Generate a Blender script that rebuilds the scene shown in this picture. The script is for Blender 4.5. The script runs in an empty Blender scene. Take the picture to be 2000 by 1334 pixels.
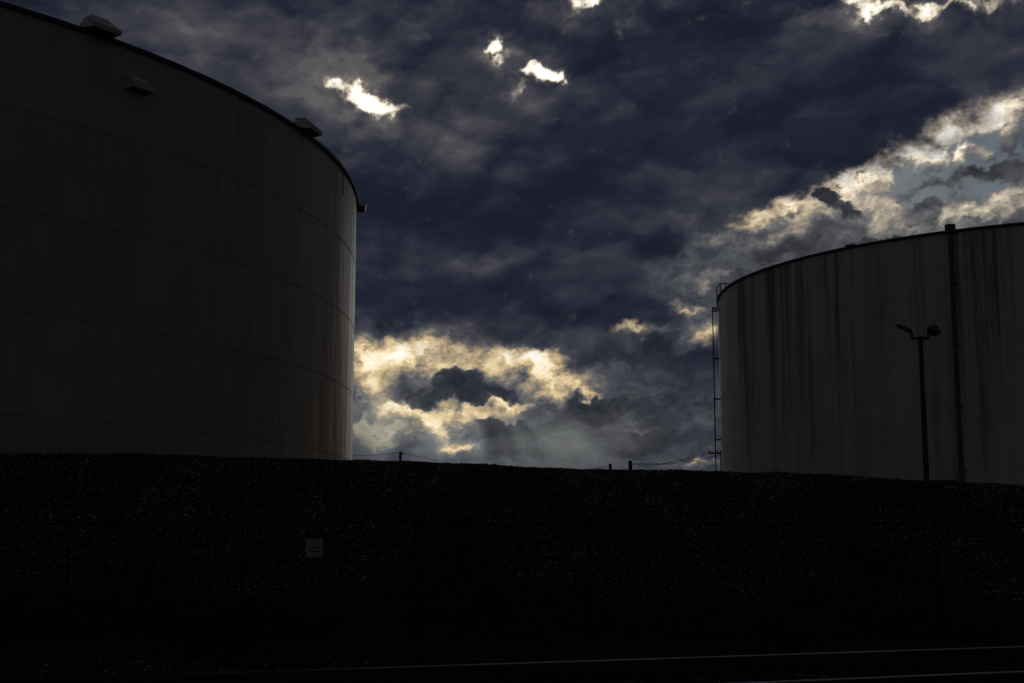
import bpy, math, random
import numpy as np
from mathutils import Vector, Matrix
random.seed(7); rng=np.random.default_rng(7)
scene=bpy.context.scene
scene.view_settings.view_transform='Standard'; scene.view_settings.look='None'; scene.view_settings.exposure=0
EYE=1.8; PITCH=math.radians(8.5); FP=2778.0
def ray(x,y):
    X=(x-1000)/FP; Y=(667-y)/FP
    f=math.cos(PITCH)-math.sin(PITCH)*Y; u=math.sin(PITCH)+math.cos(PITCH)*Y
    return X/f,u/f            # tangent azimuth, slope
def at(x,y,d):
    a,v=ray(x,y); return Vector((a*d,d,EYE+v*d))
def ang(x,y):
    a,v=ray(x,y); return math.atan(a), math.atan(v/math.sqrt(1+a*a))

cam=bpy.data.cameras.new('camera'); co=bpy.data.objects.new('camera',cam); scene.collection.objects.link(co)
co.location=(0,0,EYE); co.rotation_euler=(math.pi/2+PITCH,0,0); cam.lens=50; cam.sensor_width=36; cam.clip_end=9000; scene.camera=co

# ------------------------------------------------------------------ helpers
def link(o,parent=None):
    scene.collection.objects.link(o)
    if parent is not None: o.parent=parent
    return o
def empty(name,loc,label,cat,group=None):
    o=bpy.data.objects.new(name,None); o.location=loc; o.empty_display_size=.3
    o['label']=label;o['category']=cat
    if group:o['group']=group
    return link(o)
class MB:
    def __init__(s): s.v=[];s.f=[];s.sm=[]
    def add(s,vs,fs,smooth=False):
        n=len(s.v); s.v+= [tuple(v) for v in vs]; s.f+=[tuple(i+n for i in f) for f in fs]; s.sm+=[smooth]*len(fs)
    def box(s,c,size,M=None):
        hx,hy,hz=[a/2 for a in size]
        vs=[Vector((x*hx,y*hy,z*hz)) for x in(-1,1) for y in(-1,1) for z in(-1,1)]
        if M is not None: vs=[M@v for v in vs]
        c=Vector(c)
        s.add([v+c for v in vs],[(0,1,3,2),(4,6,7,5),(0,4,5,1),(2,3,7,6),(0,2,6,4),(1,5,7,3)])
    def tube(s,p,q,r0,r1=None,n=10,cap=True):
        r1=r0 if r1 is None else r1
        p=Vector(p);q=Vector(q);d=(q-p).normalized()
        a=d.orthogonal().normalized();b=d.cross(a)
        vs=[]
        for c,r in((p,r0),(q,r1)):
            for i in range(n):
                t=2*math.pi*i/n; vs.append(c+a*math.cos(t)*r+b*math.sin(t)*r)
        s.add(vs,[(i,(i+1)%n,n+(i+1)%n,n+i) for i in range(n)],True)
        if cap: s.add(vs,[tuple(range(n-1,-1,-1)),tuple(range(n,2*n))])
    def prism(s,poly,w,M,c,taper=1.0):
        n=len(poly)
        vs=[]
        for sy in(-1,1):
            for(px,pz) in poly: vs.append(M@Vector((px,sy*w/2,pz))+Vector(c))
        s.add(vs,[tuple(range(n)),tuple(range(2*n-1,n-1,-1))]+[(i,n+i,n+(i+1)%n,(i+1)%n) for i in range(n)])
    def obj(s,name,mat,parent=None,loc=None,bevel=0):
        me=bpy.data.meshes.new(name); me.from_pydata(s.v,[],s.f); me.polygons.foreach_set('use_smooth',s.sm)
        me.materials.append(mat); me.validate(); me.update()
        o=bpy.data.objects.new(name,me)
        if loc is not None:o.location=loc
        link(o,parent)
        if bevel:
            b=o.modifiers.new('b','BEVEL'); b.width=bevel; b.segments=3; b.limit_method='ANGLE'
        return o
class NT:
    def __init__(s,nt): s.nt=nt; s.nt.nodes.clear()
    def n(s,t,**kw):
        nd=s.nt.nodes.new(t)
        for k,v in kw.items(): setattr(nd,k,v)
        return nd
    def set(s,inp,v):
        if v is None:return
        if isinstance(v,bpy.types.NodeSocket): s.nt.links.new(v,inp)
        else: inp.default_value=v
    def m(s,op,a,b=None,c=None,clamp=False):
        nd=s.n('ShaderNodeMath',operation=op,use_clamp=clamp)
        s.set(nd.inputs[0],a);s.set(nd.inputs[1],b);s.set(nd.inputs[2],c); return nd.outputs[0]
    def vm(s,op,a,b=None,scale=None,out=0):
        nd=s.n('ShaderNodeVectorMath',operation=op); s.set(nd.inputs[0],a); s.set(nd.inputs[1],b)
        if scale is not None: s.set(nd.inputs['Scale'],scale)
        return nd.outputs['Value'] if op in('DOT_PRODUCT','LENGTH') else nd.outputs[0]
    def noise(s,v,scale,detail=6,rough=.55,dist=0,col=False,lac=2.0):
        nd=s.n('ShaderNodeTexNoise'); s.set(nd.inputs['Vector'],v)
        for k,x in(('Scale',scale),('Detail',detail),('Roughness',rough),('Distortion',dist),('Lacunarity',lac)): nd.inputs[k].default_value=x
        return nd.outputs['Color'] if col else nd.outputs['Fac']
    def ss(s,v,a,b,lo=0.,hi=1.):
        nd=s.n('ShaderNodeMapRange',interpolation_type='SMOOTHSTEP'); s.set(nd.inputs['Value'],v)
        nd.inputs['From Min'].default_value=a;nd.inputs['From Max'].default_value=b;nd.inputs['To Min'].default_value=lo;nd.inputs['To Max'].default_value=hi
        return nd.outputs['Result']
    def ramp(s,f,stops,interp='LINEAR'):
        nd=s.n('ShaderNodeValToRGB'); cr=nd.color_ramp; cr.interpolation=interp
        while len(cr.elements)<len(stops): cr.elements.new(.5)
        for e,(p,c) in zip(cr.elements,stops): e.position=p
        for e,(p,c) in zip(cr.elements,stops): e.position=p; e.color=(*c,1)
        s.set(nd.inputs[0],f); return nd.outputs['Color']
    def mix(s,f,a,b,bt='MIX',fl=False):
        nd=s.n('ShaderNodeMix',data_type='FLOAT' if fl else 'RGBA')
        if not fl: nd.blend_type=bt
        s.set(nd.inputs[0],f)
        for i,v in((2,a),(3,b)) if fl else ((6,a),(7,b)):
            if isinstance(v,tuple): v=(*v,1)
            s.set(nd.inputs[i],v)
        return nd.outputs[0 if fl else 2]
    def xyz(s,v):
        nd=s.n('ShaderNodeSeparateXYZ'); s.set(nd.inputs[0],v); return nd.outputs
    def comb(s,x,y,z=0.):
        nd=s.n('ShaderNodeCombineXYZ'); s.set(nd.inputs[0],x);s.set(nd.inputs[1],y);s.set(nd.inputs[2],z); return nd.outputs[0]
def material(name):
    m=bpy.data.materials.new(name); m.use_nodes=True; t=NT(m.node_tree)
    b=t.n('ShaderNodeBsdfPrincipled'); o=t.n('ShaderNodeOutputMaterial'); t.nt.links.new(b.outputs[0],o.inputs[0])
    return m,t,b
def simple(name,col,rough=.6,metal=0.,var=.35,scale=3.,bump=0.,spec=.5):
    m,t,b=material(name)
    tc=t.n('ShaderNodeTexCoord').outputs['Object']
    f=t.noise(tc,scale,8,.65)
    c2=tuple(c*(1-var) for c in col); c1=tuple(min(1,c*(1+var)) for c in col)
    t.set(b.inputs['Base Color'],t.mix(t.ss(f,.3,.7),c2,c1))
    b.inputs['Roughness'].default_value=rough;b.inputs['Metallic'].default_value=metal;b.inputs['Specular IOR Level'].default_value=spec
    if bump:
        bp=t.n('ShaderNodeBump'); bp.inputs['Distance'].default_value=bump; t.set(bp.inputs['Height'],t.noise(tc,scale*8,6,.6)); t.set(b.inputs['Normal'],bp.outputs[0])
    return m
def npmesh(name,v,f,mats,smooth=False,attrs=None):
    me=bpy.data.meshes.new(name); k=f.shape[1]
    me.vertices.add(len(v)); me.vertices.foreach_set('co',v.astype(np.float32).ravel())
    me.loops.add(f.size); me.loops.foreach_set('vertex_index',f.astype(np.int32).ravel())
    me.polygons.add(len(f)); me.polygons.foreach_set('loop_start',np.arange(0,f.size,k,dtype=np.int32)); me.polygons.foreach_set('loop_total',np.full(len(f),k,dtype=np.int32))
    me.polygons.foreach_set('use_smooth',np.full(len(f),smooth))
    for nm,arr in (attrs or {}).items():
        a=me.attributes.new(nm,'FLOAT','POINT'); a.data.foreach_set('value',arr.astype(np.float32).ravel())
    me.materials.append(mats); me.update(calc_edges=True)
    return link(bpy.data.objects.new(name,me))
def vnoise(x,y,s,seed):
    r=np.random.default_rng(seed).random((256,256)).astype(np.float32)*6.2831853
    gxx=np.cos(r);gyy=np.sin(r)
    X=x/s;Y=y/s
    xi=np.floor(X).astype(int);yi=np.floor(Y).astype(int);fx=X-xi;fy=Y-yi
    u=fx**3*(fx*(fx*6-15)+10);v=fy**3*(fy*(fy*6-15)+10)
    def g(i,j):
        a=(xi+i)%256;b=(yi+j)%256
        return gxx[a,b]*(fx-i)+gyy[a,b]*(fy-j)
    return ((g(0,0)*(1-u)+g(1,0)*u)*(1-v)+(g(0,1)*(1-u)+g(1,1)*u)*v)*.75
def fbm(x,y,s,seed,oc=6,rough=.55):
    out=0;a=1.;tot=0;c,sn=math.cos(.65),math.sin(.65)
    for i in range(oc):
        out=out+a*vnoise(x,y,s,seed+i); tot+=a; a*=rough; s*=.5; x,y=x*c-y*sn+.37*(i+1),x*sn+y*c+.11
    return out/tot*1.9
def worley(x,y,s,seed):
    r=np.random.default_rng(seed).random((2,128,128)).astype(np.float32); X=x/s;Y=y/s
    xi=np.floor(X).astype(int);yi=np.floor(Y).astype(int); acc=np.zeros_like(X)
    for i in(-1,0,1):
        for j in(-1,0,1):
            a=xi+i;b=yi+j; dx=a+r[0,a%128,b%128]-X; dy=b+r[1,a%128,b%128]-Y
            acc+=np.exp(-7.*(dx*dx+dy*dy))
    return np.clip(1+np.log(acc+1e-6)/7.,0,1)   # smooth rounded bumps
def sstep(v,a,b):
    k=np.clip((v-a)/(b-a),0,1); return k*k*(3-2*k)

# ------------------------------------------------------------------ sky
SUN_AZ=math.radians(5); SUN_EL=math.radians(8)
w=bpy.data.worlds.new('World'); scene.world=w; w.use_nodes=True
t=NT(w.node_tree)
nw=t.n('ShaderNodeTexSky'); nw.sky_type='NISHITA'; nw.sun_disc=False; nw.sun_elevation=SUN_EL; nw.sun_rotation=SUN_AZ
bg=t.n('ShaderNodeBackground'); t.set(bg.inputs[0],nw.outputs[0]); bg.inputs[1].default_value=.02
wo=t.n('ShaderNodeOutputWorld'); t.nt.links.new(bg.outputs[0],wo.inputs[0])
# weather maps; each feature: reference direction (given through ang()), angular half widths, rotation, weight
m_open=[(860,770,250,95,0,1.0),(715,730,120,85,0,.8),(1090,740,110,60,-10,.5),(960,880,260,60,0,.7),(1290,800,220,120,0,.60),(1330,640,130,50,12,.50),(1240,630,60,20,0,.25),
 (1910,350,280,90,20,1.1),(2120,330,180,150,0,.8),(1640,410,190,52,24,.75),(1440,465,150,50,25,.6),(1500,545,200,60,5,.5),(2060,245,130,45,20,.5),(1370,560,60,60,0,.40),
 (980,590,360,42,0,-.5),(1160,500,190,60,10,-.3),(1480,280,260,50,20,-.35),(1740,190,200,45,20,-.25)]
m_glow=[(850,695,175,36,0,.46),(905,812,110,28,0,.44),(1085,735,60,34,-15,.58),(735,690,90,28,0,.50),(730,745,60,24,0,.28),(775,795,44,26,-40,.50),(1020,705,60,26,0,.40),(860,845,50,24,-20,.30),(1090,690,60,10,10,.20),
 (1780,300,230,44,22,.42),(1950,235,120,30,20,.34),(1930,405,220,32,8,.34),(1640,358,120,22,25,.40),(1500,412,90,14,22,.34),(1420,390,60,12,20,.18),(1700,405,70,28,0,.28),(1860,300,24,50,20,.22),(1560,440,90,16,20,.18),(1440,520,90,10,15,.16),
 (1240,630,42,13,0,.56),(1375,655,34,20,0,.50),(1330,600,60,10,5,.32),(1370,560,40,10,20,.2),(905,882,40,12,0,.46),(1060,852,70,6,5,.16),(1150,768,60,6,-8,.26),(1220,830,60,5,5,.14),(1380,908,60,10,0,.34),(1000,790,60,10,0,.34),(1260,772,90,7,0,.18),
 (1260,850,180,50,0,-.07),(1200,690,110,20,0,-.06)]
m_deck=[(470,100,260,100,0,.30),(640,190,180,80,0,.24),(330,40,120,50,0,.12),(900,240,220,36,12,.16),(1060,160,130,60,0,.16),(1180,40,150,50,0,.18),(1800,40,240,50,0,.22),(1880,120,160,40,15,.20),
 (1300,430,220,24,14,.20),(1000,520,230,18,5,.17),(1400,150,140,60,0,.18),(1560,130,120,40,0,.15),(1130,350,180,20,-10,.16),(1200,570,150,22,10,.16),(1990,180,80,40,20,.18),(900,300,160,25,0,.12),
 (760,420,110,90,0,-.08),(1150,470,160,40,10,-.10),(980,600,330,30,0,-.14),(1350,260,300,50,20,-.10),(780,60,60,60,0,-.10),(1500,340,200,16,22,.08)]
m_halo=[(705,195,105,60,-15,.38),(1062,140,80,44,-10,.36),(973,97,42,32,0,.32),(1150,4,90,44,0,.30),(1760,8,190,48,0,.36),(1000,170,40,20,0,.20),(700,120,60,40,0,.10)]
m_holes=[(716,192,28,24,-25,.80),(746,212,28,18,-30,.75),(776,212,22,18,-25,.50),(656,174,32,16,-10,.55),(705,205,84,46,-15,.34),
 (1052,130,24,21,-20,.85),(1086,148,30,14,-12,.78),(1062,145,56,30,0,.36),(973,97,17,14,20,.70),(975,97,32,24,0,.26),(1005,165,30,14,20,.38),(1215,62,22,10,0,.28),
 (1150,0,48,20,-8,.70),(1150,0,90,40,0,.24),(1690,4,54,17,-10,.70),(1830,8,76,14,0,.62),(1720,24,26,12,0,.45),(1950,10,34,16,0,.5),(1790,10,190,34,0,.24)]
m_puffs=[(850,770,40,20,30,1.1),(900,738,42,25,0,1.15),(945,765,54,23,-6,1.2),(1002,762,28,11,-10,1.0),(815,788,20,12,30,1.),(885,768,60,14,0,.6),
 (1120,797,62,20,-8,.9),(1190,795,60,30,0,.9),(1075,822,40,16,0,.7),(1260,872,190,34,0,.9),(1190,690,110,20,-4,.7),(1075,668,80,11,8,.5),(1310,700,80,24,0,.6),(1290,780,80,26,0,.6),
 (1650,400,50,20,-35,.72),(1605,376,26,12,-10,.50),(1390,480,60,24,0,.5),(1520,500,60,20,0,.5),(1905,335,26,13,0,.6),(1925,430,70,8,5,.5),(1780,432,34,8,0,.5),(1720,468,90,12,12,.6),(1570,478,90,18,12,.6),
 (1000,838,70,18,0,.9),(945,862,50,12,0,.6),(1060,885,130,16,0,.9),(1420,560,60,20,0,.45),(1690,345,30,10,20,.4),(1800,370,40,12,15,.4),(1560,410,50,12,20,.4)]
m_gaps=[(1790,325,130,34,18,1.2),(1960,285,80,36,10,1.3),(1810,385,70,16,10,.9),(1940,370,50,16,0,.9),(725,800,50,50,0,.9),(735,860,60,30,0,.9),(800,695,90,12,0,.40),(870,690,50,10,0,.4)]
m_rays=[(950,866,190,50,0,1.),(740,830,90,60,0,.6),(1150,866,90,40,0,.6)]
m_haze=[(1000,910,420,14,0,.4),(730,840,70,60,0,.7)]
d2=math.radians
azs=np.concatenate([np.linspace(-math.pi,-.42,40)[:-1],np.linspace(-.42,.42,1400),np.linspace(.42,math.pi,40)[1:]])
els=np.concatenate([np.linspace(-.12,.03,6)[:-1],np.linspace(.03,.43,700),np.linspace(.43,math.pi/2-.002,30)[1:]])
AZ,EL=np.meshgrid(azs,els,indexing='ij')
def bsum(lst,W=(0,0)):
    X=AZ+W[0]; Y=EL+W[1]; acc=np.zeros_like(X)
    for(px,py,sx,sy,rot,amp) in lst:
        a,e=ang(px,py); c,s=math.cos(d2(rot)),math.sin(d2(rot)); dx=X-a;dy=Y-e
        u=(dx*c+dy*s)*FP/sx; v=(-dx*s+dy*c)*FP/sy
        acc+=amp*np.exp(-np.minimum(u*u+v*v,60))
    return acc
E5=EL*1.5
wx=fbm(AZ,E5,.12,11,5); wy=fbm(AZ,E5,.12,31,5); vx=fbm(AZ,EL*1.25,.026,51,7,.62); vy=fbm(AZ,EL*1.25,.026,71,7,.62)
sxw=fbm(AZ,EL*1.25,.05,91,3,.5); syw=fbm(AZ,EL*1.25,.05,95,3,.5)
WB=(wx*.055+vx*.020,wy*.026+vy*.015); WS=(wx*.008+vx*.019,wy*.006+vy*.016); WH=(vx*.018,vy*.017)
qx=AZ+vx*.014; qy=EL*1.30+vy*.014
Hl=.62*worley(qx,qy,.036,101)+.38*worley(qx+.3,qy,.017,102)
Hf=worley(qx,qy+.2,.0085,103)
# smooth large billows for the underside of the deck (soft, no fine octaves)
bx=AZ+wx*.02+sxw*.018; by=EL*1.45+wy*.02+syw*.018
Hb=.55*worley(bx,by,.085,105)+.45*worley(bx+.5,by,.044,106)
Hs=worley(AZ+sxw*.014,EL*1.35+syw*.014,.026,107)
Hl=Hl-Hl.mean(); Hf=Hf-Hf.mean(); Hb=Hb-Hb.mean(); Hs=Hs-Hs.mean()
N1=fbm(AZ,EL*1.45,.085,201,9,.56); N2=fbm(AZ+vx*.010,EL*1.25+vy*.010,.030,221,8,.60); N3=fbm(AZ+wx*.03,EL*1.7+wy*.02,.17,241,6,.48); N4=fbm(AZ+vx*.01,EL*1.15+vy*.01,.011,261,5,.62)
def grad(h,dr,de):
    ga=np.gradient(h,axis=0)/np.gradient(AZ,axis=0); ge=np.gradient(h,axis=1)/np.gradient(EL,axis=1)
    return ga*dr+ge*de
rel=np.clip(-grad(Hl,-.0015,.0050),-.3,.3); relB=np.clip(-grad(Hb,-.004,.013),-.30,.30); relS=np.clip(-grad(Hs,-.0015,.0045),-.3,.3)
O=bsum(m_open,WB)
S=O+N1*.40+N2*.19+Hl*.34+N3*.12
opn=sstep(S,.02,.82)
deck=.20+bsum(m_deck,WB)*1.05+N1*.16+N3*.36+N2*.11+Hl*.10+Hb*.52+relB*.62+Hs*.14+relS*.28+rel*.06+sstep(S,-.1,.45)*.16
G_=bsum(m_glow,WS)
edge=np.exp(-((S-.50)/.20)**2)
tone=.20+G_*1.0+edge*.05*sstep(G_,.03,.3)+ (N2*.50+Hl*.50+rel*.40+Hf*.22+N4*.30+N1*.30)*(.30+np.clip(G_,0,.6)*1.15)+relS*.16
pf=bsum(m_puffs,WS)+N2*.22+Hl*.42+Hf*.10+N4*.10
pmask=sstep(pf,.32,.62)
ptone=.150+rel*.24+relS*.20+N2*.12+Hl*.14+N1*.06+N4*.04-.10*sstep(pf,.7,1.25)
tone=tone*(1-pmask)+np.minimum(tone,ptone)*pmask
hm=bsum(m_holes,WH)+N2*.24+Hf*.16+N4*.30
hmask=sstep(hm,.06,.70)
htone=.24+.84*sstep(hm,.20,1.12)+N2*.24+N4*.24
deck=np.minimum(deck+bsum(m_halo,WS)*(1+N2*1.3+Hl*1.0+N4*.6),.80+.15*sstep(hm,0,.4))
gp=bsum(m_gaps,WS)
gap=sstep(gp+N2*.5+N1*.2,.30,.70)*sstep(-(N2*1.0+Hl*.9+N1*.3+N4*.3),-.22,.12)*(1-pmask)
ca,ce=ang(925,610)
th=np.arctan2(AZ-ca,ce-EL+1e-6)
rn=vnoise(th*1.0,th*0+.3,.22,301)*.9+vnoise(th,th*0+.4,.10,302)*.45
rays=bsum(m_rays)*(.15+.85*sstep(rn,-.26,.32))*sstep(ce-EL,0.0,.05)
attrs={'open_':np.clip(opn,0,1),'deck':deck,'tone':tone,'hole':hmask,'htone':htone,'gap':gap,'rays':rays,'haze':bsum(m_haze)}
RS=4000.
V=np.stack([np.sin(AZ)*np.cos(EL),np.cos(AZ)*np.cos(EL),np.sin(EL)],-1).reshape(-1,3)*RS
nx,ns=AZ.shape; idx=np.arange(nx*ns).reshape(nx,ns)
ff=np.stack([idx[:-1,:-1],idx[:-1,1:],idx[1:,1:],idx[1:,:-1]],-1).reshape(-1,4)
m=bpy.data.materials.new('broken cloud deck'); m.use_nodes=True; t=NT(m.node_tree); m.cycles.emission_sampling='NONE'
D=t.vm('NORMALIZE',t.n('ShaderNodeTexCoord').outputs['Object'])
x,y,z=t.xyz(D)[:3]
A=lambda n_: t.n('ShaderNodeAttribute',attribute_name=n_).outputs['Fac']
fine=t.m('SUBTRACT',t.noise(D,300,3,.6),.5)
dcol=t.ramp(t.m('MULTIPLY_ADD',fine,.03,A('deck')),[(0.0,(.0110,.0135,.0245)),(.25,(.0170,.0200,.0350)),(.50,(.036,.038,.054)),(.72,(.070,.068,.080)),(.88,(.125,.115,.115)),(1.,(.20,.175,.155))])
OR=[(0.0,(.016,.018,.025)),(.15,(.036,.038,.048)),(.28,(.072,.076,.091)),(.42,(.165,.155,.148)),(.54,(.37,.30,.20)),(.68,(.72,.56,.34)),(.83,(1.,.84,.58)),(1.,(1.08,1.02,.91))]
tcol=t.ramp(t.m('MULTIPLY_ADD',fine,.12,A('tone')),OR)
hs=t.n('ShaderNodeHueSaturation'); t.set(hs.inputs['Color'],tcol); t.set(hs.inputs['Saturation'],t.ss(x,.10,.28,1.08,.66)); tcol=hs.outputs[0]   # whiter away from the sun
hcol=t.ramp(A('htone'),[(0.,(.030,.032,.044)),(.28,(.075,.072,.080)),(.45,(.18,.165,.15)),(.62,(.44,.385,.305)),(.8,(.90,.80,.63)),(1.,(1.1,1.06,.98))])
nish=t.n('ShaderNodeTexSky'); nish.sky_type='NISHITA'; nish.sun_disc=False; nish.sun_elevation=SUN_EL; nish.sun_rotation=SUN_AZ; nish.air_density=1.; nish.dust_density=.4
t.set(nish.inputs[0],D)
nsky=t.vm('MULTIPLY',nish.outputs[0],(.021,.0245,.031))
tcol=t.mix(t.m('MULTIPLY',A('gap'),.9),tcol,nsky)
col=t.mix(A('open_'),dcol,tcol)
col=t.mix(A('hole'),col,hcol)
col=t.mix(t.m('MULTIPLY',A('haze'),.5),col,(.090,.098,.110))
col=t.mix(1.0,col,t.vm('SCALE',t.comb(.110,.116,.104),scale=A('rays')),'ADD')
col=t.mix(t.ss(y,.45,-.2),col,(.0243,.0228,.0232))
em=t.n('ShaderNodeEmission'); t.set(em.inputs[0],col)
mo=t.n('ShaderNodeOutputMaterial'); t.nt.links.new(em.outputs[0],mo.inputs[0])
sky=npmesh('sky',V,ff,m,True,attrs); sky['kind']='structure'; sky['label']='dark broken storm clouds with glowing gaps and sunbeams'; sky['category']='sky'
sky.visible_shadow=False

sl=bpy.data.lights.new('sun','SUN'); sl.energy=.08; sl.angle=math.radians(11); sl.color=(1,.95,.89)
so=bpy.data.objects.new('sun',sl); link(so)
sd=Vector((math.sin(SUN_AZ)*math.cos(SUN_EL),math.cos(SUN_AZ)*math.cos(SUN_EL),math.sin(SUN_EL)))
so.rotation_euler=sd.to_track_quat('Z','Y').to_euler(); so.location=(20,20,60)

# ------------------------------------------------------------------ materials
def tank_paint(name,base,R,zt,stain,strk,rough=.5,dense=0.,fu=1.15,low=.30):
    m,t,b=material(name)
    tc=t.n('ShaderNodeTexCoord').outputs['Object']
    x,y,z=t.xyz(tc)[:3]
    u=t.m('MULTIPLY',t.m('ARCTAN2',y,x),R)
    top=t.m('DIVIDE',z,zt)
    n1=t.noise(t.comb(t.m('MULTIPLY',u,fu),t.m('MULTIPLY',z,.04),0.),1.,6,.7)
    n2=t.noise(t.comb(t.m('MULTIPLY',u,.22),t.m('MULTIPLY',z,.03),9.),1.,3,.5)
    n3=t.noise(t.comb(t.m('MULTIPLY',u,4.5),t.m('MULTIPLY',z,.08),4.),1.,5,.65)
    drip=t.noise(t.comb(t.m('MULTIPLY',u,1.6),0.,2.),1.,3,.6)   # each streak ends at its own height
    fade=t.ss(t.m('ADD',top,t.m('MULTIPLY',t.m('SUBTRACT',drip,.5),1.6)),low,1.0,.16,1.0)
    st=t.m('MULTIPLY',t.ss(n1,.48-dense,.68-dense),t.ss(n2,.38-dense,.62-dense))
    st=t.m('MULTIPLY',st,fade)
    st2=t.m('MULTIPLY',t.m('MULTIPLY',t.ss(n3,.52-dense,.74-dense),t.ss(n2,.34,.58,.4,1.)),fade)
    row=t.m('FLOOR',t.m('DIVIDE',t.m('SUBTRACT',zt,z),3.0))
    cu=t.m('FLOOR',t.m('DIVIDE',t.m('ADD',u,t.m('MULTIPLY',row,4.3)),9.1))
    wn=t.n('ShaderNodeTexWhiteNoise',noise_dimensions='2D'); t.set(wn.inputs['Vector'],t.comb(cu,row))
    plate=t.m('MULTIPLY_ADD',wn.outputs[0],.08,.96)
    mott=t.m('MULTIPLY_ADD',t.noise(tc,.5,8,.65),.5,.75)
    c=t.mix(t.m('MULTIPLY',st,stain),base,(.05,.050,.053))
    c=t.mix(t.m('MULTIPLY',st2,strk),c,(.07,.067,.068))
    c=t.vm('SCALE',c,scale=t.m('MULTIPLY',plate,mott))
    t.set(b.inputs['Base Color'],c); b.inputs['Specular IOR Level'].default_value=.5
    t.set(b.inputs['Roughness'],t.m('MULTIPLY_ADD',t.noise(t.comb(t.m('MULTIPLY',u,2.2),t.m('MULTIPLY',z,.08),7.),1.,4,.6),.35,rough-.175))
    bp=t.n('ShaderNodeBump'); bp.inputs['Distance'].default_value=.08; bp.inputs['Strength'].default_value=.7
    t.set(bp.inputs['Height'],t.noise(t.comb(t.m('MULTIPLY',u,.7),t.m('MULTIPLY',z,.12),3.),1.,3,.5)); t.set(b.inputs['Normal'],bp.outputs[0])
    return m
paintL=tank_paint('weathered grey tank paint',(.300,.285,.278),30.9,17.8,.4,.35,.50)
paintR=tank_paint('stained white tank paint',(.60,.585,.60),20.8,17.8,.88,.6,.55,.035,1.5,.10)
darksteel=simple('dark painted steel',(.03,.03,.032),.6,0,.4,5,.002)
ventpaint=simple('pale vent paint',(.42,.41,.40),.5,0,.2,4)
rustpipe=simple('rusty brown pipe',(.12,.095,.09),.7,0,.4,3)
poleblk=simple('black lamp pole paint',(.02,.02,.02),.5,0,.3,6)
glass=simple('dull lamp glass',(.08,.08,.08),.2,0,.1,3)
wood=simple('dark weathered wood',(.05,.04,.03),.85,0,.4,4)
galv=simple('dull galvanised steel',(.017,.015,.014),.8,.0,.3,6,0,.1)
signm=simple('weathered sign board',(.30,.30,.32),.55,0,.1,9)
inkm=simple('faded black sign ink',(.02,.02,.02),.6,0,.2,9)
railside=simple('rusty rail steel',(.04,.030,.024),.85,.0,.4,9,.003,.15)
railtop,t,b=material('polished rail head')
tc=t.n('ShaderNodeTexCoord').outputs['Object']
pol_fade=t.m('MULTIPLY',t.ss(t.xyz(tc)[0],2.,11.,.0,1.),t.ss(t.noise(tc,1.3,5,.6),.25,.55,.6,1.))   # gleam fading out leftward is painted in with rust colour; noise adds uneven polish
t.set(b.inputs['Base Color'],t.mix(pol_fade,(.045,.034,.027),(.52,.50,.49))); t.set(b.inputs['Metallic'],pol_fade); t.set(b.inputs['Roughness'],t.m('MULTIPLY_ADD',pol_fade,-.5,.75)); b.inputs['Specular IOR Level'].default_value=.2
sleep=simple('creosoted sleeper wood',(.03,.025,.02),.9,0,.4,5,.01)

# ------------------------------------------------------------------ tanks
ZT=17.8
def band(mb,R0,z0,R1,z1,n=360,smooth=True):
    vs=[];
    for (R,z) in((R0,z0),(R1,z1)):
        for i in range(n):
            a=2*math.pi*i/n; vs.append((R*math.cos(a),R*math.sin(a),z))
    mb.add(vs,[(i,(i+1)%n,n+(i+1)%n,n+i) for i in range(n)],smooth)
def tank(center,R,course,paint,label,plate=9.1):
    e=empty('oil_storage_tank',(center[0],center[1],0),label,'storage tank')
    mb=MB(); z=ZT; k=0
    while z>0:
        zb=max(z-course,0)
        band(mb,R,zb,R,z)
        if zb>0:
            band(mb,R+.014,zb-.022,R+.014,zb+.015); band(mb,R,zb-.022,R+.014,zb-.022,smooth=False); band(mb,R+.014,zb+.015,R,zb+.015,smooth=False)
        nn=int(2*math.pi*R/plate)
        for i in range(nn):
            a=2*math.pi*(i+.5*(k%2)+.13*k)/nn
            M=Matrix.Rotation(a,3,'Z')
            mb.box(M@Vector((R,0,(z+zb)/2)),(.007,.025,z-zb-.1),M)
        z=zb; k+=1
    mb.obj('shell',paint,e)
    mb=MB(); band(mb,R+.09,ZT-.06,R+.09,ZT+.07); band(mb,R+.001,ZT-.06,R+.09,ZT-.06,smooth=False); band(mb,R+.09,ZT+.07,R-.15,ZT+.07,smooth=False)
    mb.obj('rim',darksteel,e)
    mb=MB(); band(mb,R-.1,ZT-.005,.5,ZT+1.1*R/31,180)
    n=180; mb.add([(.5*math.cos(2*math.pi*i/n),.5*math.sin(2*math.pi*i/n),ZT+1.1*R/31) for i in range(n)],[tuple(range(n))])
    mb.obj('roof',paint,e)
    return e
CL=(-37.9,60.7);RL=30.9;CR=(33.8,86.9);RR=20.8
def hit(C,R,a):
    A=1+a*a;B=-2*(a*C[0]+C[1]);Cc=C[0]**2+C[1]**2-R*R
    d=(-B-math.sqrt(max(0,B*B-4*A*Cc)))/(2*A)
    return math.atan2(d-C[1],a*d-C[0]),d
TL=tank(CL,RL,3.0,paintL,'huge grey oil storage tank with hooded vents behind gravel bank')
TR=tank(CR,RR,3.15,paintR,'pale oil storage tank with black rain streaks, downpipe and ladder',8.2)
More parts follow.
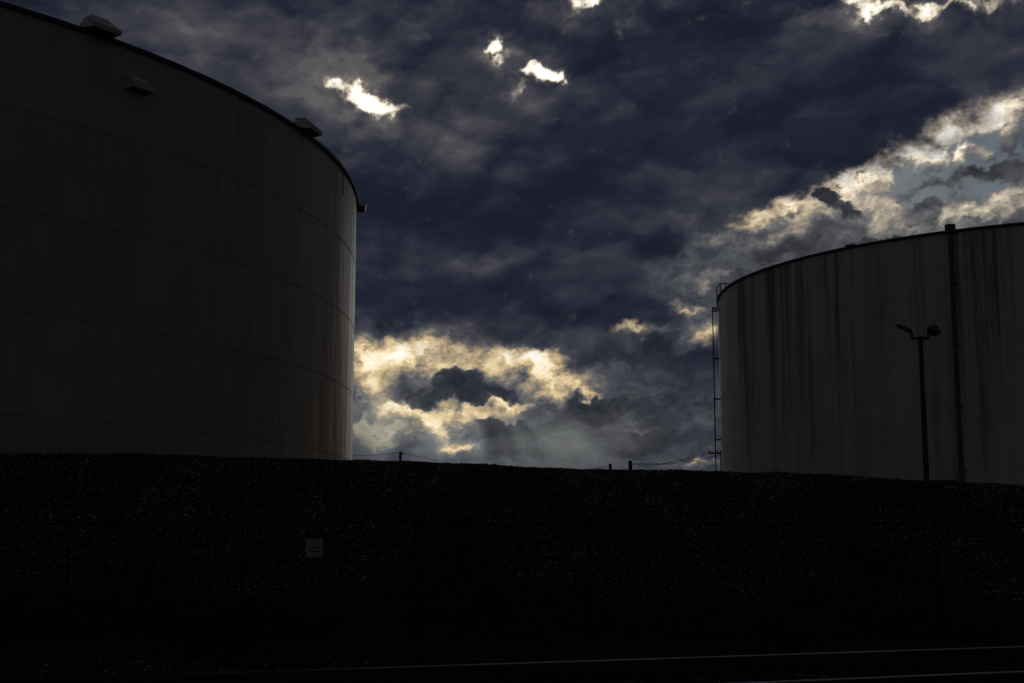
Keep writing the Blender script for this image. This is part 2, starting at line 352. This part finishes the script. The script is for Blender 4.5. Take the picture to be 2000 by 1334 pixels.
def vent(parent,R,a,z,wid=1.0,s=1.0):
    M=Matrix.Rotation(a,3,'Z')
    o=bpy.data.objects.new('vent',None); link(o,parent); o.location=M@Vector((R,0,z)); 
    mb=MB()
    mb.prism([(.04,-.22*s),(.42*s,-.22*s),(.42*s,-.05*s),(.04,-.05*s)],wid*.82,M,(0,0,0))
    mb.obj('vent_box',darksteel,o)
    mb=MB()
    poly=[(-.30*s,-.05*s),(.50*s,-.16*s),(.56*s,-.02*s),(.10*s,.40*s),(-.30*s,.40*s)]
    vs=[];n=len(poly)
    for sy in(-1,1):
        for i,(px,pz) in enumerate(poly):
            k=.50 if pz>.2*s else 1.0
            vs.append(M@Vector((px,sy*wid/2*k,pz)))
    mb.add(vs,[tuple(range(n)),tuple(range(2*n-1,n-1,-1))]+[(i,n+i,n+(i+1)%n,(i+1)%n) for i in range(n)])
    mb.obj('vent_hood',ventpaint,o)
for (px,py,s,wd) in((190,62,.95,1.08),(596,248,.95,1.08)):
    a,d=hit(CL,RL,ray(px,py)[0]); vent(TL,RL,a,ZT+.20,wd,s)
vent(TL,RL,math.atan2(.1119,.9937)+.035,ZT+.20,1.08,.85)
for da in(.25,.45,-.9-.12): vent(TL,RL,math.atan2(.1119,.9937)+da,ZT+.20,1.08,.95)
a,d=hit(CL,RL,ray(265,163)[0]); M=Matrix.Rotation(a,3,'Z')
mb=MB(); poly=[(0,-.28),(.42,-.27),(.42,-.08),(0,.24)]; n=4; vs=[]
for sy in(-1,1):
    for(px,pz) in poly: vs.append(M@Vector((px,sy*.42*(1.0 if pz<.2 else .8),pz)))
mb.add(vs,[tuple(range(n)),tuple(range(2*n-1,n-1,-1))]+[(i,n+i,n+(i+1)%n,(i+1)%n) for i in range(n)])
o=mb.obj('wall_vent',ventpaint,TL); o.location=M@Vector((RL-.01,0,EYE+ray(265,163)[1]*d))
a0,_=hit(CL,RL,ray(668,345)[0]); mb=MB(); pts=[]
for i in range(9):
    tt=i/8; pts.append(Matrix.Rotation(a0+.018*math.sin(tt*math.pi)*-1,3,'Z')@Vector((RL+.06+.1*math.sin(tt*math.pi),0,ZT-.1-1.0*tt)))
for p,q in zip(pts,pts[1:]): mb.tube(p,q,.025,n=6)
mb.obj('cable',darksteel,TL)
a,d=hit(CR,RR,.3165); M=Matrix.Rotation(a,3,'Z'); mb=MB()
P0=lambda r,s,z: M@Vector((RR+r,s,z))
mb.tube(P0(.30,0,0),P0(.30,0,ZT+.2),.125,n=14)
mb.tube(P0(.30,0,ZT-.15),P0(.30,0,ZT+.28),.26,n=16); mb.tube(P0(-.1,0,ZT-.5),P0(.30,0,ZT-.8),.10,n=10)
mb.obj('downpipe',rustpipe,TR)
for zz in(15.2,12.0,9.0,5.9,3.0):
    mb=MB(); mb.box(P0(.14,0,zz),(.26,.26,.05),M); mb.box(P0(.10,.15,zz-.08),(.16,.04,.06),M); mb.obj('bracket',rustpipe,TR)
at_=math.atan2(.147,-.989)
M=Matrix.Rotation(at_-.02,3,'Z'); mb=MB()
Q=lambda r,s,z: M@Vector((RR+r,s,z))
for s in(-.22,.22): mb.tube(Q(.36,s,0.2),Q(.36,s,ZT-.35),.032,n=8)
zz=.4
while zz<ZT-.4: mb.tube(Q(.36,-.22,zz),Q(.36,.22,zz),.014,n=6); zz+=.3
for zz in(2.2,4.4,6.6,9.0,11.6,14.2,17.3):
    for s in(-.22,.22): mb.box(Q(.18,s,zz),(.38,.04,.05),M)
for s in(-.22,.22): mb.box(Q(.2,s,ZT-.33),(.40,.05,.06),M)
mb.obj('ladder',darksteel,TR)
mb=MB(); base=Vector((13.35-CR[0],89.6-CR[1],ZT))
ex=Vector((1,0,0));ey=Vector((0,1,0)); c=[base,base+ex*1.75,base+ex*1.75+ey*1.6,base+ey*1.6]
for i,p in enumerate(c): mb.tube(p-Vector((0,0,.1)),p+Vector((0,0,1.15)),.035,n=8)
mb.tube(base+ex*.35+Vector((0,0,-.3)),base+ex*.35+Vector((0,0,1.15)),.03,n=8)
for h in(.58,1.15):
    for i in range(3): mb.tube(c[(i+3)%4]+Vector((0,0,h)),c[i]+Vector((0,0,h)),.03,n=8)
mb.obj('handrail',darksteel,TR)
a,d=hit(CR,RR,ray(1658,487)[0]); M=Matrix.Rotation(a,3,'Z'); mb=MB()
mb.box(M@Vector((RR-.2,0,ZT+.1)),(.4,.5,.16),M)
for s in(-.2,0,.2): mb.tube(M@Vector((RR-.2,s,ZT+.1)),M@Vector((RR-.2,s,ZT+.3)),.03,n=6)
mb.obj('breather_valve',darksteel,TR)

# ------------------------------------------------------------------ embankment
cpx=[(-400,880),(0,883),(200,884),(500,892),(700,894),(900,903),(1100,912),(1135,915),(1400,916),(1600,925),(1800,935),(2000,942),(2400,950)]
YC=35.5
hx=np.array([ray(a,b)[0]*YC for a,b in cpx]); hz=np.array([EYE+ray(a,b+2)[1]*YC for a,b in cpx])
def sp(v): return np.where(v>8,v,np.log1p(np.exp(np.minimum(v,8)*1.2))/1.2)
def yc(x): return YC+.45*sp(x-13)-.5*sp(-14-x)
prof_s=np.array([-12,-10,-8.2,-7.6,-1.1,-.35,.4,1.6,2.6,9.5]); prof_t=np.array([-.02,.0,.07,.10,.92,.985,1.,.99,.95,-.02])
def bz(x,y):
    H=np.interp(x,hx,hz); s=y-yc(x)
    tt=np.interp(s,prof_s,prof_t)
    n=vnoise(x,y,2.3,1)*.10+vnoise(x,y,.9,2)*.06+vnoise(x,y,.35,3)*.035
    k=np.clip(tt*4,0,1)
    return H*tt+n*k - .03*(1-k)
gx=np.concatenate([np.linspace(-90,-17,60),np.linspace(-16.8,16.8,340),np.linspace(17,110,70)])
gs=np.concatenate([np.linspace(-12,1.6,130),np.linspace(1.8,9.5,20)])
X,S_=np.meshgrid(gx,gs,indexing='ij'); Y=S_+yc(X); Z=bz(X,Y); Z[:,0]=-.06; Z[:,-1]=-.06
nx,ns=X.shape
vv=np.stack([X,Y,Z],-1).reshape(-1,3)
idx=np.arange(nx*ns).reshape(nx,ns)
ff=np.stack([idx[:-1,:-1],idx[1:,:-1],idx[1:,1:],idx[:-1,1:]],-1).reshape(-1,4)
def soil(name,c1,c2,sc):
    m,t,b=material(name); tc=t.n('ShaderNodeTexCoord').outputs['Object']
    f=t.noise(tc,.25,6,.6); v=t.n('ShaderNodeTexVoronoi'); v.inputs['Scale'].default_value=sc; t.set(v.inputs['Vector'],tc)
    vc=t.xyz(v.outputs['Color'])[0]
    c=t.mix(t.ss(f,.35,.65),c1,c2); c=t.vm('SCALE',c,scale=t.m('MULTIPLY_ADD',t.m('POWER',vc,3.),1.6,.4))
    t.set(b.inputs['Base Color'],c); b.inputs['Roughness'].default_value=.95; b.inputs['Specular IOR Level'].default_value=.1
    bp=t.n('ShaderNodeBump'); bp.inputs['Distance'].default_value=.03; t.set(bp.inputs['Height'],v.outputs['Distance']); t.set(b.inputs['Normal'],bp.outputs[0])
    return m
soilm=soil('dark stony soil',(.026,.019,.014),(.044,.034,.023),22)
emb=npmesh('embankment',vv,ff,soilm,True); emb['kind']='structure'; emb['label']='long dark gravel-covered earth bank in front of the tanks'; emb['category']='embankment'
g=MB()
xs=[-3990,-800,-200,-60,0,60,200,800,3990]
vs=[(a,b,-.02) for a in xs for b in xs]; n=len(xs)
g.add(vs,[(i*n+j,(i+1)*n+j,(i+1)*n+j+1,i*n+j+1) for i in range(n-1) for j in range(n-1)])
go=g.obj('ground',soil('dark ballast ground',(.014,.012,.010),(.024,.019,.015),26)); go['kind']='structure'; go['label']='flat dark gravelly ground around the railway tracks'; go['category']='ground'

ph=(1+5**.5)/2
ico=np.array([(-1,ph,0),(1,ph,0),(-1,-ph,0),(1,-ph,0),(0,-1,ph),(0,1,ph),(0,-1,-ph),(0,1,-ph),(ph,0,-1),(ph,0,1),(-ph,0,-1),(-ph,0,1)])/math.sqrt(1+ph*ph)
icf=np.array([(0,11,5),(0,5,1),(0,1,7),(0,7,10),(0,10,11),(1,5,9),(5,11,4),(11,10,2),(10,7,6),(7,1,8),(3,9,4),(3,4,2),(3,2,6),(3,6,8),(3,8,9),(4,9,5),(2,4,11),(6,2,10),(8,6,7),(9,8,1)])
def stones(name,px,py,pz,r,tone,mat):
    N=len(px); v=ico[None]*(1+.28*(rng.random((N,12,1))-.5)*2)
    sc=np.stack([1+.4*(rng.random(N)-.5)*2,1+.4*(rng.random(N)-.5)*2,.55+.35*rng.random(N)],-1)
    v=v*sc[:,None,:]*r[:,None,None]
    a=rng.random(N)*6.283; b=(rng.random(N)-.5)*1.6
    ca,sa,cb,sb=np.cos(a),np.sin(a),np.cos(b),np.sin(b)
    x,y,z=v[...,0],v[...,1],v[...,2]
    y2=y*cb[:,None]-z*sb[:,None]; z2=y*sb[:,None]+z*cb[:,None]
    x3=x*ca[:,None]-y2*sa[:,None]; y3=x*sa[:,None]+y2*ca[:,None]
    V=np.stack([x3+px[:,None],y3+py[:,None],z2+pz[:,None]],-1).reshape(-1,3)
    Fc=(icf[None]+12*np.arange(N)[:,None,None]).reshape(-1,3)
    return npmesh(name,V,Fc,mat,False,{'tone':np.repeat(tone,12)})
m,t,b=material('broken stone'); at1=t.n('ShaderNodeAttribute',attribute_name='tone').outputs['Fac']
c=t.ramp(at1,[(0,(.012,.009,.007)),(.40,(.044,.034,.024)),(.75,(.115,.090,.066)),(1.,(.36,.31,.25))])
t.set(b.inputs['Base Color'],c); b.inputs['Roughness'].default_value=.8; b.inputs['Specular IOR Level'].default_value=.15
stonem=m
N=125000
sx=rng.uniform(-15,15,N); u=rng.random(N); ss=-8.3+8.9*u
sy=ss+yc(sx); r=.008+.021*rng.random(N)**2.0
tone=rng.random(N)**1.3
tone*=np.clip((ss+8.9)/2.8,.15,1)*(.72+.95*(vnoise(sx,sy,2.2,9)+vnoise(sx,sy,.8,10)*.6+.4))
tone=np.clip(tone,0,1)
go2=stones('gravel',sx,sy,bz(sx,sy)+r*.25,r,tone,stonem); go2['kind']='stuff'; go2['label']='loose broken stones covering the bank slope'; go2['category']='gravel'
N=38000
depth=rng.uniform(14.5,28.3,N); sx=depth*rng.uniform(-.42,.42,N); sy=depth; r=.009+.020*rng.random(N)**2
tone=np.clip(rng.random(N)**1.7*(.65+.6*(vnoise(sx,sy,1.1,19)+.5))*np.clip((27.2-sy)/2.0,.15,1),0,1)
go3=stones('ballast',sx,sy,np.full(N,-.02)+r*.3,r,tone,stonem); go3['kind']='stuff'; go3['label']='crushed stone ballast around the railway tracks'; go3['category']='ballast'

# ------------------------------------------------------------------ tracks
dR=Vector((.917,.399,0)).normalized(); nR=Vector((-dR.y,dR.x,0))
def railprof(mbS,mbT,off):
    A=Matrix(((dR.x,nR.x,0),(dR.y,nR.y,0),(0,0,1)))
    for (w_,z0,z1) in((.14,.045,.06),(.022,.06,.160),(.066,.160,.182)):
        mbS.box(nR*off+Vector((0,0,(z0+z1)/2)),(110,w_,z1-z0),A)
    prof=[(-.036,.182),(-.036,.188),(-.031,.194),(-.022,.198),(-.008,.2005),(.008,.2005),(.022,.198),(.031,.194),(.036,.188),(.036,.182)]
    n=len(prof); vs=[]
    for e_ in(-55,55):
        for(py,pz) in prof: vs.append(dR*e_+nR*(off+py)+Vector((0,0,pz)))
    mbT.add(vs,[(i,i+1,n+i+1,n+i) for i in range(n-1)],True)
def track(perps,label):
    mid=sum(perps)/2; e=empty('railway_track',nR*mid+Vector((0,0,0)),label,'railway track','railway tracks')
    A=Matrix(((dR.x,nR.x,0),(dR.y,nR.y,0),(0,0,1)))
    for k,p in enumerate(perps):
        s_=MB();t_=MB(); railprof(s_,t_,p-mid)
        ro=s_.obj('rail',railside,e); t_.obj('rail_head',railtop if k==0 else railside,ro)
    smb=MB(); smb.box((0,0,.008),(.24,2.5,.05),A); first=None
    for i in range(80):
        pos=dR*(-18+i*.6)
        if first is None: first=smb.obj('sleeper',sleep,e,loc=pos,bevel=.01)
        else:
            o=first.copy(); o.location=pos; scene.collection.objects.link(o); o.parent=e
track((19.85,18.415),'straight railway track with worn shiny rail tops on ballast')
track((15.7,14.265),'straight railway track with worn shiny rail tops on ballast')

# ------------------------------------------------------------------ fence
FY=27.35; zb=.32; ztp=2.42
fe=empty('chain_link_fence',(0,FY,zb),'dark chain link fence with round posts along bank foot','fence')
posts=[-1.83+3.3*k for k in range(-4,6)]
pm=MB(); pm.tube((0,0,-.4),(0,0,ztp-zb+.02),.028,n=10); pm.tube((0,0,ztp-zb+.02),(0,0,ztp-zb+.08),.04,.01,n=10)
p0=pm.obj('post',galv,fe,loc=(posts[0],0,0))
for px in posts[1:]:
    o=p0.copy(); o.location=(px,0,0); scene.collection.objects.link(o); o.parent=fe
mb=MB(); mb.tube((posts[0],-.0,ztp-zb-.04),(posts[-1],-.0,ztp-zb-.04),.022,n=8); mb.obj('top_rail',galv,fe)
x0,x1=posts[0],posts[-1]; hF=ztp-zb-.1; mb=MB()
xx=x0-hF
while xx<x1:
    for sgn in(1,-1):
        a=(xx,0.05)
        t0=max(0,(x0-a[0])/hF); t1=min(1,(x1-a[0])/hF)
        if t1>t0:
            za,zc=(.05+t0*hF,.05+t1*hF)
            if sgn<0: za,zc=(.05+hF-t0*hF,.05+hF-t1*hF)
            mb.tube((a[0]+t0*hF,-.045-.004*sgn,za),(a[0]+t1*hF,-.045-.004*sgn,zc),.0016,n=3,cap=False)
    xx+=.085
mb.obj('wire_mesh',galv,fe)
sg=at(614,1070,FY-.08)
se=empty('warning_sign',sg,'small pale square notice board fixed to the fence','sign')
def rrect(w,h,r,y0,y1):
    pts=[]
    for cx,cz,a0 in((w/2-r,h/2-r,0),(-w/2+r,h/2-r,90),(-w/2+r,-h/2+r,180),(w/2-r,-h/2+r,270)):
        for k in range(6):
            a=math.radians(a0+k*18); pts.append((cx+r*math.cos(a),cz+r*math.sin(a)))
    n=len(pts); m=MB(); m.add([(p[0],y0,p[1]) for p in pts]+[(p[0],y1,p[1]) for p in pts],[tuple(range(n)),tuple(range(2*n-1,n-1,-1))]+[(i,n+i,n+(i+1)%n,(i+1)%n) for i in range(n)])
    return m
rrect(.33,.34,.03,-.004,.004).obj('board',signm,se)
mb=MB(); random.seed(3)
for (zc,x_,xe,hh) in((.075,-.055,.05,.030),(.000,-.13,.13,.032),(-.065,-.13,.13,.032)):
    while x_<xe:
        wl=random.choice([.014,.018,.024]); mb.box((x_+wl/2,-.0055,zc),(wl,.002,hh*random.choice([1,1,.8]))); x_+=wl+random.choice([.005,.005,.014])
mb.obj('lettering',inkm,se)

# ------------------------------------------------------------------ flood light pole
pd=46.0; top=at(1798,662,pd)
le=empty('flood_light_pole',(top.x,pd,0),'tall black pole with two angled flood lights beside tank','light pole')
h=top.z
mb=MB(); mb.tube((0,0,-.05),(0,0,h),.115,.07,n=16); mb.tube((0,0,-.05),(0,0,.06),.2,n=16); mb.obj('pole',poleblk,le)
mb=MB(); mb.tube((-.30,0,h+.02),(.30,0,h+.02),.045,n=10); mb.tube((0,0,h-.12),(0,0,h+.08),.085,n=12)
mb.tube((-.28,0,h+.02),(-.28,0,h+.22),.04,n=8);mb.tube((.26,0,h+.02),(.26,0,h+.20),.04,n=8); mb.obj('crossarm',poleblk,le)
def flood(pos,rot,L_,hs,ws,bev):
    e=bpy.data.objects.new('flood_light',None); link(e,le); e.location=pos; e.rotation_euler=rot
    mb=MB(); mb.add([Vector((a,b*ws,c*hs)) for a,b,c in [(-L_/2,-.12,-.05),(L_/2,-.16,-.07),(L_/2,.16,-.07),(-L_/2,.12,-.05),(-L_/2+.05,-.09,.05),(L_/2-.06,-.12,.10),(L_/2-.06,.12,.10),(-L_/2+.05,.09,.05)]],
        [(0,3,2,1),(4,5,6,7),(0,1,5,4),(1,2,6,5),(2,3,7,6),(3,0,4,7)]); mb.obj('lamp_housing',poleblk,e,bevel=bev)
    mb=MB(); mb.box((.02,0,-.072*hs),(L_*.70,.18*ws,.02)); mb.obj('lamp_glass',glass,e)
flood((-.54,0,h+.36),(math.radians(8),math.radians(27),0),.60,.8,1.,.03)
flood((.40,-.05,h+.29),(math.radians(-18),math.radians(4),math.radians(40)),.50,2.0,1.1,.07)

# ------------------------------------------------------------------ utility poles and wires
def upole(px,py,d,label,cross=None,ins=True,r=.12):
    p=at(px,py,d); e=empty('utility_pole',(p.x,d,0),label,'utility pole','distant utility poles')
    mb=MB(); mb.tube((0,0,-.05),(0,0,p.z),r*1.35,r,n=12); mb.obj('pole',wood,e)
    if cross:
        mb=MB(); mb.box((0,-.16,p.z-cross[1]),(cross[0],.1,.12))
        for s in(-.45,-.15,.45): mb.tube((s*cross[0],-.16,p.z-cross[1]+.05),(s*cross[0],-.16,p.z-cross[1]+.24),.05,n=8)
        mb.obj('crossarm',wood,e)
    elif ins:
        mb=MB(); mb.tube((0,0,p.z),(0,0,p.z+.14),.08,.05,n=8); mb.box((.12,-.02,p.z-.12),(.36,.1,.1)); mb.obj('insulator',darksteel,e)
    return Vector((p.x,d,p.z))
pA=upole(782,884,130,'thin wooden utility pole top showing above bank')
pB=upole(1231,900,120,'thick wooden utility pole top showing above bank',ins=False,r=.17)
pC=upole(1192,906,135,'short wooden utility pole top showing above bank',ins=False,r=.15)
pD=upole(1409,880,125,'wooden utility pole with crossarm beside pale tank',cross=(2.3,.25))
def wire(p,q,sag,label):
    mb=MB(); n=14; pts=[]
    for i in range(n+1):
        k=i/n; v=Vector(p).lerp(Vector(q),k); v.z-=sag*4*k*(1-k); pts.append(v)
    o0=pts[0].copy()
    for a,b_ in zip(pts,pts[1:]): mb.tube(a-o0,b_-o0,.02,n=5,cap=False)
    o=mb.obj('overhead_wire',darksteel,None,loc=o0); o['label']=label;o['category']='wire';o['group']='overhead wires'
wire(at(560,868,128),pA+Vector((0,0,.05)),.6,'thin black overhead wire strung between poles')
wire(pA+Vector((0,0,.05)),at(1192,911,135),1.0,'thin black overhead wire strung between poles')
for s,dz in((-.45,0),(-.15,.02),(.45,.1)):
    wire(pD+Vector((s*2.3,-.16,0)),at(1231,903+10*abs(s),120),.45,'thin black overhead wire strung between poles')
